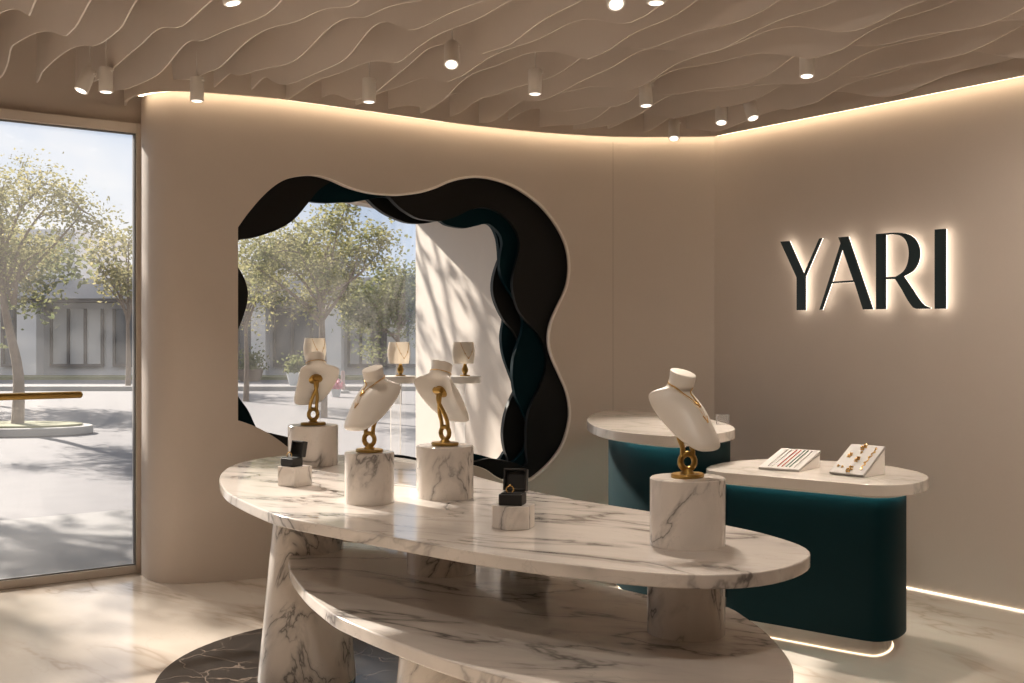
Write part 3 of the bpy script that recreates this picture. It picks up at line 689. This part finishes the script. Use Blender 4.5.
# ------------------------------------------------------------------ counters
def counter(px_list, z, slab, ins, label, name='counter', reach=None):
    lp = smooth_loop(resample(catmull([un(a, b, z) for a, b in px_list], 6, True), 110), 2)
    c = sum(lp, Vector()) / len(lp); c.z = 0
    t = thing(name, label, 'counter', c, 0, 'oval teal counters with marble tops')
    lp = [p - c for p in lp]
    body = smooth_loop(inset(lp, ins), 3); pl = smooth_loop(inset(smooth_loop(inset(lp, ins), 10), 0.06), 14)
    if reach:
        x0 = min(p.x for p in body); x1 = max(p.x for p in body); k_ = (max(p.x for p in lp) - reach - x0) / (x1 - x0)
        body = [Vector((x0 + (p.x - x0) * k_, p.y, 0)) for p in body]
    MB().prism(lp, z - slab, z).build('counter_top', M['counter'], t, bevel=0.006, seg=3)
    MB().prism(body, 0.085, z - slab).build('body', M['teal'], t, smooth=40)
    MB().prism(pl, 0.0, 0.085).build('plinth', M['counter'], t, smooth=40)
    def strip(a, b, z0, z1, nm, m):
        n = len(a); vs = []; fs = []
        for p, q in zip(a, b): vs += [(p.x, p.y, z0), (q.x, q.y, z0), (q.x, q.y, z1), (p.x, p.y, z1)]
        for i in range(n):
            j = (i + 1) % n
            for k in range(4): fs.append((4 * i + k, 4 * i + (k + 1) % 4, 4 * j + (k + 1) % 4, 4 * j + k))
        MB().add(vs, fs).build(nm, m, t, smooth=0)
    strip(inset(lp, ins - 0.005), inset(lp, ins - 0.013), z - slab - 0.006, z - slab - 0.001, 'top_light_strip', M['led_teal'])
    strip(inset(lp, ins - 0.026), inset(lp, ins - 0.031), z - slab - 0.016, z - slab, 'spill_lip', M['counter'])  # lip added out of sight to hold back sideways teal spill
    strip(inset(pl, -0.002), inset(pl, -0.007), 0.001, 0.005, 'base_light_strip', M['led_base'])
    return t
c1 = [(706, 467.4), (711, 470.5), (740, 473.6), (759.5, 475.2), (798.6, 478.6), (837.6, 482), (876.7, 484.8), (906, 484), (922, 481.2), (929, 477), (922, 472.6), (906, 468.8), (886.5, 465.5), (840, 461.5), (800, 459.5), (770, 459), (745, 460), (730, 461.5), (716, 463.8)]
counter(c1, 0.83, 0.055, 0.10, 'lower teal counter with oval marble top holding two jewellery trays')
c2 = [(587, 418.5), (591.7, 424.4), (609, 429.7), (638.6, 433.6), (673.7, 436), (700, 435), (720, 432.8), (733, 430), (735, 427.5), (728, 424), (712, 419.5), (690, 415), (665, 412), (638.6, 410.6), (615, 410.2), (597, 412.5)]
counter(c2, 1.0, 0.055, 0.13, 'taller teal counter in the wall corner, half hidden by a bust', reach=0.02)

# --- jewellery trays on the lower counter
ZC = 0.83
def tray(cpx, label, w_, dp, h, rz):
    p = un(*cpx, ZC)
    t = thing('jewellery_tray', label, 'jewellery tray', p, rz, 'tilted jewellery trays on the counter')
    a = math.atan2(h, dp); L = math.hypot(dp, h); ay = Vector((0, math.cos(a), math.sin(a))); az = Vector((0, -math.sin(a), math.cos(a)))
    MB().box(ay * (L / 2) + az * 0.006 + Vector((0, 0, 0.002)), (w_, L, 0.014), (1, 0, 0), ay, az).build('board', M['tray'], t, bevel=0.003)
    for sx in (-1, 1):
        loop = [(0.02, 0.0), (dp - 0.004, 0.0), (dp - 0.004, h - 0.012), (0.02, 0.004)]
        x = sx * (w_ / 2 - 0.008); vs = [(x - 0.003, y, z) for y, z in loop] + [(x + 0.003, y, z) for y, z in loop]
        MB().add(vs, [(3, 2, 1, 0), (4, 5, 6, 7)] + [(i, (i + 1) % 4, 4 + (i + 1) % 4, 4 + i) for i in range(4)]).build('side_panel', M['white'], t, smooth=0)
    MB().box((0, dp - 0.004, h / 2), (w_ - 0.012, 0.006, h - 0.004)).build('back_panel', M['white'], t, smooth=0)
    T = Matrix.Translation(p) @ Matrix.Rotation(rz, 4, 'Z')
    def on(x, f): return T @ (Vector((x, 0, 0.002)) + ay * (L * f) + az * 0.0155)
    return on
rt = math.atan2(0.593, 0.805)
on = tray((778.5, 471), 'left tilted tray on the lower counter, striped with bead strands', 0.215, 0.30, 0.072, R(-36))
strands = [(-0.062, 'silver', 'pale silver bead strand, first from the left on the striped tray'), (-0.040, 'silver', 'pale silver bead strand, second from the left on the striped tray'), (-0.012, 'red', 'left one of the two red bead strands on the tray'), (0.010, 'red', 'right one of the two red bead strands on the tray'),
           (0.032, 'green', 'left one of the two green bead strands on the tray'), (0.050, 'green', 'right one of the two green bead strands on the tray'), (0.074, 'silver', 'pale silver bead strand at the right edge of the striped tray')]
for x, mk, lb in strands:
    m = MB()
    for k in range(26): m.ball(on(x, 0.08 + 0.84 * k / 25), 0.0030, 5)
    tag(m.build('bead_strand', M[mk]), lb, 'bracelet', 'bead strands on the striped tray')
on = tray((846.5, 476), 'right tilted tray on the lower counter, set with gold jewellery', 0.185, 0.21, 0.125, R(-47))
def gold_piece(kind, x, f, lb, s=1.0):
    m = MB(); nm = kind
    if kind == 'earring':
        c = on(x, f); m.ball(c, 0.006 * s, 6); m.tube([c + Vector((0.009 * s * math.cos(a), 0, -0.012 * s + 0.009 * s * math.sin(a))) for a in [6.283 * k / 16 for k in range(16)]], 0.0022, 6, True)
    elif kind == 'brooch':
        c = on(x, f)
        for k in range(6): m.ball(c + (on(x + 0.009 * s * math.cos(k * 1.047), f + 0.07 * s * math.sin(k * 1.047)) - c), 0.0045 * s, 5)
        m.ball(c, 0.0055 * s, 6)
    else:
        pts = [on(x + 0.014 * math.sin(k * 0.55) * (1 if k % 2 else -1) * 0.4, 0.14 + 0.74 * k / 12) for k in range(13)]
        m.tube(catmull(pts, 3), 0.0028, 7)
        for k in (1, 4, 7, 10, 12): m.ball(pts[k], 0.006, 6)
    tag(m.build(nm, M['gold']), lb, 'jewellery', 'gold jewellery on the right tray')
gold_piece('earring', -0.066, 0.22, 'gold earring at the lower left of the right tray')
gold_piece('earring', -0.042, 0.20, 'gold earring second from the left along the bottom of the right tray')
gold_piece('brooch', -0.050, 0.60, 'small gold brooch at the left side of the right tray')
gold_piece('brooch', 0.004, 0.14, 'gold brooch at the bottom middle of the right tray', 1.3)
gold_piece('brooch', 0.004, 0.48, 'gold brooch in the centre of the right tray', 1.1)
gold_piece('earring', 0.000, 0.72, 'gold earring just above the centre brooch of the right tray')
gold_piece('brooch', -0.010, 0.90, 'wide gold brooch at the top of the right tray', 1.3)
gold_piece('bracelet', 0.060, 0.5, 'long gold bracelet down the right side of the right tray')
p = un(721, 424, 1.0)
b = MB().box((0, 0, 0.03), (0.075, 0.02, 0.06)).build('acrylic_block', M['acrylic'], bevel=0.002); b.location = (p.x, p.y - 0.05, 1.0); b.rotation_euler.z = -0.6
tag(b, 'small clear acrylic block on the taller counter behind the bust', 'display block')

# ------------------------------------------------------------------ lit sign on the right wall
def on_wall(px, py, off):
    k = (px - CX) / F; q = uv(0, VR - off)                      # plane: p.V = VR - off
    Y = (VR - off) / (V.x * k + V.y); return Vector((k * Y, Y, CZ - (py - CY) / F * Y))
def cr(x, y): return (760 + x / 4.876, 200 + y / 4.876)
def arc(pts, n=6): return [(p.x, p.y) for p in catmull([(a, b, 0) for a, b in pts], n)]
LET = {
 'Y': ([(98, 203), (141, 200), (213, 361), (288, 188), (301, 186), (220, 374), (220, 537), (178, 537), (178, 378)], None),
 'A': ([(381, 182), (428, 178), (549, 533), (501, 534), (459, 400), (346, 407), (301, 536), (289, 537), (392, 212)], [(400, 237), (454, 391), (350, 398)]),
 'R': ([(565, 166)] + arc([(600, 163), (650, 159), (700, 162), (740, 177), (767, 210), (778, 255), (770, 305), (745, 345), (700, 372)]) + arc([(703, 378), (740, 432), (775, 485), (800, 513), (830, 525)]) + [(826, 530), (762, 531)] + arc([(745, 524), (720, 490), (690, 436), (658, 385)]) + [(611, 387), (611, 532), (565, 533)],
       [(611, 171)] + arc([(645, 167), (688, 176), (714, 205), (725, 255), (718, 310), (698, 348), (660, 374)]) + [(611, 376)]),
 'I': ([(851, 144), (904, 140), (904, 530), (851, 531)], None)}
sg = thing('wall_sign', 'dark back-lit letters YARI glowing on the sign wall', 'sign', on_wall(865, 338, 0.03))
def letter(poly, hole_, o0, o1, name, m, par, grow=0.0):
    bm = bmesh.new()
    def ring(pts):
        vs = []
        for x, y in pts:
            a = on_wall(*cr(x, y), 0.055); vs.append(bm.verts.new((a.dot(U), 0, a.z)))
        return [bm.edges.new((vs[i], vs[(i + 1) % len(vs)])) for i in range(len(vs))]
    bmesh.ops.triangle_fill(bm, use_beauty=True, edges=ring(poly) + (ring(hole_) if hole_ else []), normal=(0, 1, 0))
    bm.verts.index_update(); n = len(bm.verts); fl_ = [(v.co.x, v.co.z) for v in bm.verts]
    vs = [uv(a, VR - o0, z) for a, z in fl_] + [uv(a, VR - o1, z) for a, z in fl_]; fs = []
    for f in bm.faces:
        ix = [v.index for v in f.verts]; fs += [ix, [i + n for i in reversed(ix)]]
    for e in bm.edges:
        if len(e.link_faces) == 1: a, b = e.verts[0].index, e.verts[1].index; fs.append([a, b, b + n, a + n])
    bm.free()
    return MB().add([v - (par.location if par is sg else sg.location) for v in vs], fs).build(name, m, par, smooth=0)
for ch, (poly, hl) in LET.items():
    l = letter(poly, hl, 0.055, 0.044, 'letter', M['sign'], sg); l['label'] = 'dark letter %s of the sign' % ch
    letter(poly, hl, 0.044, 0.038, 'back_light', M['halo'], l)

# ------------------------------------------------------------------ collar displays behind the portal
def collar_display(px, Y, zsh, label, rz, dx=0.0, column=True, lbl2='', lbl3=''):
    X = (px - CX) / F * Y; s = Y / F
    dsk = MB().lathe([(0.135, 0.0), (0.138, 0.003), (0.138, 0.050), (0.134, 0.053)], n=48); do = dsk.build('display_shelf', M['white'], smooth=45); do.location = (X, Y, zsh - 0.053)
    tag(do, lbl2, 'shelf', 'round white shelves behind the portal')
    cm = MB().box((0, 0, (zsh - 0.053) / 2), (0.075, 0.075, zsh - 0.053)).build('acrylic_column', M['acrylic'], bevel=0.002); cm.location = (X - 0.015, Y, 0)
    tag(cm, lbl3, 'column', 'clear acrylic columns behind the portal')
    t = thing('collar_display', label, 'jewellery display', (X + dx, Y - 0.02, zsh), rz, 'curved collar displays behind the portal')
    b = MB(); b.lathe([(0.040, 0), (0.041, 0.008), (0.022, 0.012)], n=28, sy=0.7)
    b.lathe([(0.012, 0.012), (0.024, 0.035), (0.027, 0.050), (0.018, 0.072), (0.010, 0.100)], n=24, sy=0.6)
    b.build('stand', M['brass'], t)
    vs = []; fs = []; n = 30; rows = 9
    for q in range(rows):
        tt = q / (rows - 1); bul = 0.078 + 0.012 * math.sin(math.pi * tt)
        for k in range(n + 1):
            a = R(-120) + R(240) * k / n
            for rr in (bul, bul - 0.008): vs.append((rr * math.sin(a), -rr * math.cos(a) * 0.75 + 0.03, 0.095 + 0.165 * tt))
    W_ = (n + 1) * 2
    for q in range(rows - 1):
        for k in range(n):
            a = q * W_ + 2 * k; b_ = a + W_
            fs.append((a, a + 2, b_ + 2, b_)); fs.append((a + 1, b_ + 1, b_ + 3, a + 3))
    for q in (0, rows - 1):
        for k in range(n): a = q * W_ + 2 * k; fs.append((a, a + 1, a + 3, a + 2))
    for k in (0, n):
        for q in range(rows - 1): a = q * W_ + 2 * k; fs.append((a, a + W_, a + W_ + 1, a + 1))
    MB().add(vs, fs).build('collar', M['shade'], t, smooth=50)
    T = Matrix.Translation(t.location) @ Matrix.Rotation(rz, 4, 'Z')
    pts = []
    for k in range(25):
        a = k / 24 * 2 - 1; tt = 0.25 + 0.72 * abs(a) ** 1.3; rr = 0.078 + 0.012 * math.sin(math.pi * tt) + 0.002; an = a * 0.75 + 0.15
        pts.append(Vector((rr * math.sin(an), -rr * math.cos(an) * 0.75 + 0.03, 0.095 + 0.165 * tt)))
    m = MB(); m.tube(pts, 0.0016, 6)
    for k in (7, 12, 18): m.ball(pts[k], 0.005, 6)
    o = m.build('necklace', M['gold']); o.matrix_world = T
    tag(o, 'fine gold necklace on the ' + label, 'necklace', 'gold necklaces on collar displays')
Yd = 8.60
zs_ = CZ - (376 - CY) / F * Yd
collar_display(397.5, Yd, zs_, 'ivory collar display just left of the sunlit inner wall', R(30), 0.025, True, 'round white shelf above the bust that faces left', 'clear acrylic column right of the bust that faces left')
collar_display(462.5, Yd, zs_, 'ivory collar display in front of the sunlit inner wall', R(25), 0.02, True, 'round white shelf in front of the sunlit inner wall', 'clear acrylic column behind the bust at table middle')
collar_display(317, Yd, zs_ + 0.03, 'ivory collar display showing above the back left bust', R(35), 0.0, True, 'round white shelf hidden behind the back left bust', 'clear acrylic column behind the back left bust')

# ------------------------------------------------------------------ outdoors
GZ = -0.02
struct(MB().add([(-90, -12, GZ), (60, -12, GZ), (60, 130, GZ), (-90, 130, GZ)], [(0, 1, 2, 3)]).build('ground', M['asphalt'], smooth=0), 'grey asphalt of the street and parking area', 'ground')
struct(MB().prism([uv(UW + 0.14, -14), uv(UW + 0.14, 2.3), GN + gn * 0.14, GF + gt * 0.3 + gn * 0.14, uv(9.7, 12), uv(9.97, 12), uv(9.97, -14)], GZ - 0.01, -0.004).build('pavement', M['paving'], smooth=0), 'pale paved strip outside the glass door', 'pavement')
struct(MB().box((-10, 32.5, 0.04), (90, 0.35, 0.14)).build('kerb', M['kerb'], smooth=0), 'long pale kerb across the street', 'kerb')
tag(MB().box((-10, 41.8, 0.03), (90, 2.0, 0.12)).build('grass_strip', M['grass'], smooth=0), 'strip of dry grass along the buildings across the street', 'grass', kind='stuff')
# planted island under the left tree
isl = thing('tree_island', 'raised kerb island with grass round the foot of the tree outside', 'traffic island', (-7.95, 17.9, GZ))
il = [Vector((3.0 * math.cos(a) * (1.0 if math.cos(a) < 0 else 0.42), 0.75 * math.sin(a), 0)) for a in [2 * math.pi * k / 48 for k in range(48)]]
MB().prism(il, 0, 0.13).build('kerb_ring', M['kerb'], isl, bevel=0.02)
MB().prism(inset(il, 0.16), 0.12, 0.16).build('grass', M['grass'], isl)

def tree(px, Y, h, rad, zc, zr_, nl, mat, label, seed, trunk_r=0.085, leaf=0.13, lean=(0, 0), X=None, z0=None, tight=0.15):
    rnd = random.Random(seed)
    X = (px - CX) / F * Y if X is None else X
    t = thing('tree', label, 'tree', (X, Y, GZ), 0, 'street trees outside')
    m = MB(); fork = Vector((lean[0] * 0.5, lean[1] * 0.5, h)); clumps = []
    m.tube(catmull([(0, 0, 0), (0.02, 0, h * 0.5), fork, Vector((lean[0], lean[1], h + (zc - h) * 0.9))], 5), [trunk_r * (1.25 - 0.85 * i / 15) for i in range(16)], 10)
    nb = 11
    for i in range(nb):
        a = 2 * math.pi * i / nb + rnd.uniform(-0.3, 0.3); e = rnd.uniform(-0.55, 0.95); rr = rad * rnd.uniform(0.55, 0.95) * math.cos(e * 0.8)
        tip = Vector((lean[0] + rr * math.cos(a), lean[1] + rr * math.sin(a), zc + zr_ * 0.85 * e))
        st = Vector((0, 0, h)).lerp(Vector((lean[0], lean[1], zc)), rnd.uniform(0.0, 0.7))
        mid = st.lerp(tip, 0.5) + Vector((rnd.uniform(-.15, .15), rnd.uniform(-.15, .15), rnd.uniform(-0.1, 0.25)))
        bp = catmull([st, mid, tip], 6); m.tube(bp, [trunk_r * (0.48 - 0.40 * k / (len(bp) - 1)) for k in range(len(bp))], 7)
        clumps += [tip, bp[len(bp) * 3 // 4]]
        for _ in range(4):
            q = bp[rnd.randrange(4, len(bp))]; d_ = Vector((rnd.gauss(0, 1), rnd.gauss(0, 1), rnd.gauss(0.15, 0.8))).normalized() * rad * rnd.uniform(0.2, 0.45)
            tp = q + d_; m.tube([q, q.lerp(tp, 0.5) + Vector((0, 0, 0.05)), tp], [trunk_r * 0.16, trunk_r * 0.12, trunk_r * 0.05], 5); clumps.append(tp)
    m.build('trunk', M['bark'], t)
    vs = []; fs = []
    for i in range(nl):
        c = clumps[rnd.randrange(len(clumps))]; sg_ = rad * tight
        p = c + Vector((rnd.gauss(0, sg_), rnd.gauss(0, sg_), rnd.gauss(0, sg_ * 0.75)))
        if z0 is not None and p.z < z0: continue
        a = Vector((rnd.gauss(0, 1), rnd.gauss(0, 1), rnd.gauss(0, 0.6))).normalized(); b = a.orthogonal().normalized(); b = Matrix.Rotation(rnd.uniform(0, 6.28), 3, a) @ b
        s = leaf * rnd.uniform(0.6, 1.25); k = len(vs)
        vs += [p - a * s * 0.5, p + b * s * 0.28, p + a * s * 0.5, p - b * s * 0.28]; fs.append((k, k + 1, k + 2, k + 3))
    MB().add(vs, fs).build('foliage', mat, t, smooth=0)
    return t
tree(17, 17.95, 1.9, 1.6, 3.2, 1.35, 10500, M['leaf2'], 'slim street tree on the kerb island outside the glass door', 11, 0.085, 0.07, lean=(-0.35, 0), tight=0.12)
tree(322, 21.5, 1.7, 1.5, 2.65, 1.35, 11000, M['leaf1'], 'golden-green street tree in the middle of the portal view', 5, 0.085, 0.085, tight=0.12)
tree(398, 26, 1.3, 1.4, 2.25, 0.9, 8500, M['leaf3'], 'dark green street tree beside the sunlit inner wall', 8, 0.07, 0.10)
tree(246, 27, 1.6, 1.5, 2.9, 1.4, 3800, M['leaf2'], 'pale thin street tree at the left edge of the portal view', 21, 0.06, 0.09)
tree(128, 34, 1.8, 1.3, 3.6, 1.2, 1800, M['leaf2'], 'small distant tree right of the glass door view', 31, 0.07, 0.17)
tree(-20, 26, 2.0, 2.4, 3.4, 1.6, 4500, M['leaf3'], 'darker bushy tree farther back at the left edge', 41, 0.09, 0.17)
tree(0, 14.2, 2.6, 2.4, 5.0, 2.2, 4200, M['leaf3'], 'tall near tree just outside the left edge, shading the door', 51, 0.11, 0.13, X=-8.9, tight=0.085)
q = uv(13.0, 4.80); tree(0, q.y, 2.6, 1.3, 4.75, 0.8, 1000, M['leaf1'], 'near tree hidden behind the wall between door and portal', 61, 0.08, 0.13, X=q.x, z0=3.7, tight=0.10)

# buildings across the street
def building(x0, x1, Y, label, zf0, zf1, bays, upper=None):
    t = thing('building', label, 'building', ((x0 + x1) / 2, Y, GZ)); O = t.location
    def bx(a0, a1, y0, y1, z0, z1, nm, m, par=t):
        return MB().box(Vector(((a0 + a1) / 2, (y0 + y1) / 2, (z0 + z1) / 2)) - O, (a1 - a0, y1 - y0, z1 - z0)).build(nm, m, par, smooth=0)
    bx(x0, x1, Y + 0.4, Y + 9, 0, zf1, 'wall', M['bwall'])
    bx(x0 - 0.4, x1 + 0.4, Y - 1.4, Y + 1, zf0, zf1, 'canopy', M['broof'])
    bx(x0 - 0.2, x1 + 0.2, Y - 1.2, Y + 0.9, zf0 - 0.12, zf0, 'soffit', M['bdark'])
    if upper: bx(upper[0], upper[1], Y + 1.5, Y + 8, zf1, upper[2], 'upper_storey', M['bwall'])
    for a0, a1, kind, nm in bays:
        if kind == 'col': bx(a0, a1, Y - 1.0, Y - 0.3, 0, zf0, 'pillar', M['bwall'])
        else:
            wn = bx(a0, a1, Y + 0.28, Y + 0.44, 0.45, zf0 - 0.35, 'shop_window', M['bglass'] if kind == 'dark' else M['bcurtain'])
            m = MB(); k = max(2, round((a1 - a0) / 0.72))
            for i in range(k + 1): m.box(Vector((lerp(a0, a1, i / k), Y + 0.25, (0.45 + zf0 - 0.35) / 2)) - O, (0.10, 0.12, zf0 - 0.8))
            m.box(Vector(((a0 + a1) / 2, Y + 0.25, 0.42)) - O, (a1 - a0 + 0.1, 0.14, 0.12)); m.build('mullions', M['bdark'], wn, smooth=0)
    return t
def xa(px, Y=44): return (px - CX) / F * Y
building(xa(-160), xa(140), 44, 'white single-storey shop building seen through the glass door', 3.0, 3.75, [(xa(49), xa(100), 'light', 0), (xa(112), xa(138), 'dark', 0), (xa(0), xa(24), 'dark', 0), (xa(-90), xa(-10), 'dark', 0), (xa(28), xa(47), 'col', 0)], (xa(-160), xa(60), 5.9))
building(xa(175), xa(455), 44, 'white shop building with pillars seen through the portal', 3.05, 3.8, [(xa(200), xa(255), 'dark', 0), (xa(257), xa(271), 'col', 0), (xa(273), xa(328), 'dark', 0), (xa(329), xa(345), 'col', 0), (xa(348), xa(372), 'light', 0), (xa(374), xa(382), 'dark', 0), (xa(385), xa(430), 'light', 0)], (xa(255), xa(310), 5.4))
# hedge shrubs in pots, post and flowers on the far pavement
def shrub(px, Y, r, mat, pot, label, hs=1.0):
    rnd = random.Random(int(px)); t = thing('potted_shrub', label, 'potted plant', ((px - CX) / F * Y, Y, GZ), 0, 'potted plants across the street')
    MB().lathe([(r * 0.55, 0), (r * 0.75, 0.3 * hs), (r * 0.8, 0.42 * hs)], n=20).build('pot', M[pot], t)
    vs = []; fs = []
    for i in range(420):
        p = Vector((rnd.gauss(0, r * .45), rnd.gauss(0, r * .45), 0.42 * hs + abs(rnd.gauss(0, r * .6)))); a = Vector((rnd.gauss(0, 1), rnd.gauss(0, 1), rnd.gauss(0, 1))).normalized(); b = a.orthogonal().normalized(); k = len(vs)
        vs += [p - a * .07 * hs, p + b * .04 * hs, p + a * .07 * hs, p - b * .04 * hs]; fs.append((k, k + 1, k + 2, k + 3))
    MB().add(vs, fs).build('foliage', mat, t, smooth=0)
shrub(250, 39.6, 0.6, M['leaf3'], 'bark', 'dark potted shrub by the buildings, left side of the portal view')
shrub(297, 36, 0.42, M['leaf3'], 'pot', 'pale pot with shrub showing left of the back left bust')
shrub(336, 29, 0.17, M['pink'], 'pot', 'pot of pink flowers between the two left busts', 0.5)
t = thing('bollard', 'slim pinkish street post between the two left busts', 'bollard', ((343 - CX) / F * 31, 31, GZ))
MB().lathe([(0.20, 0), (0.18, 0.06), (0.05, 0.10)], n=20).build('foot', M['kerb'], t); MB().lathe([(0.055, 0.08), (0.055, 0.58), (0.04, 0.62)], n=16).build('post', plain('post_pink', (0.50, 0.36, 0.32), 0.6), t)

# ------------------------------------------------------------------ render settings
vs_ = SC.view_settings; SC.display_settings.display_device = 'sRGB'; vs_.view_transform = 'Standard'; vs_.look = 'None'; vs_.gamma = 1; vs_.use_curve_mapping = False
vs_.exposure = 0.68
cy = SC.cycles
cy.use_denoising = True; cy.max_bounces = 12; cy.diffuse_bounces = 5; cy.glossy_bounces = 4; cy.transparent_max_bounces = 16; cy.transmission_bounces = 6
cy.sample_clamp_indirect = 4.0; cy.caustics_reflective = False; cy.caustics_refractive = False
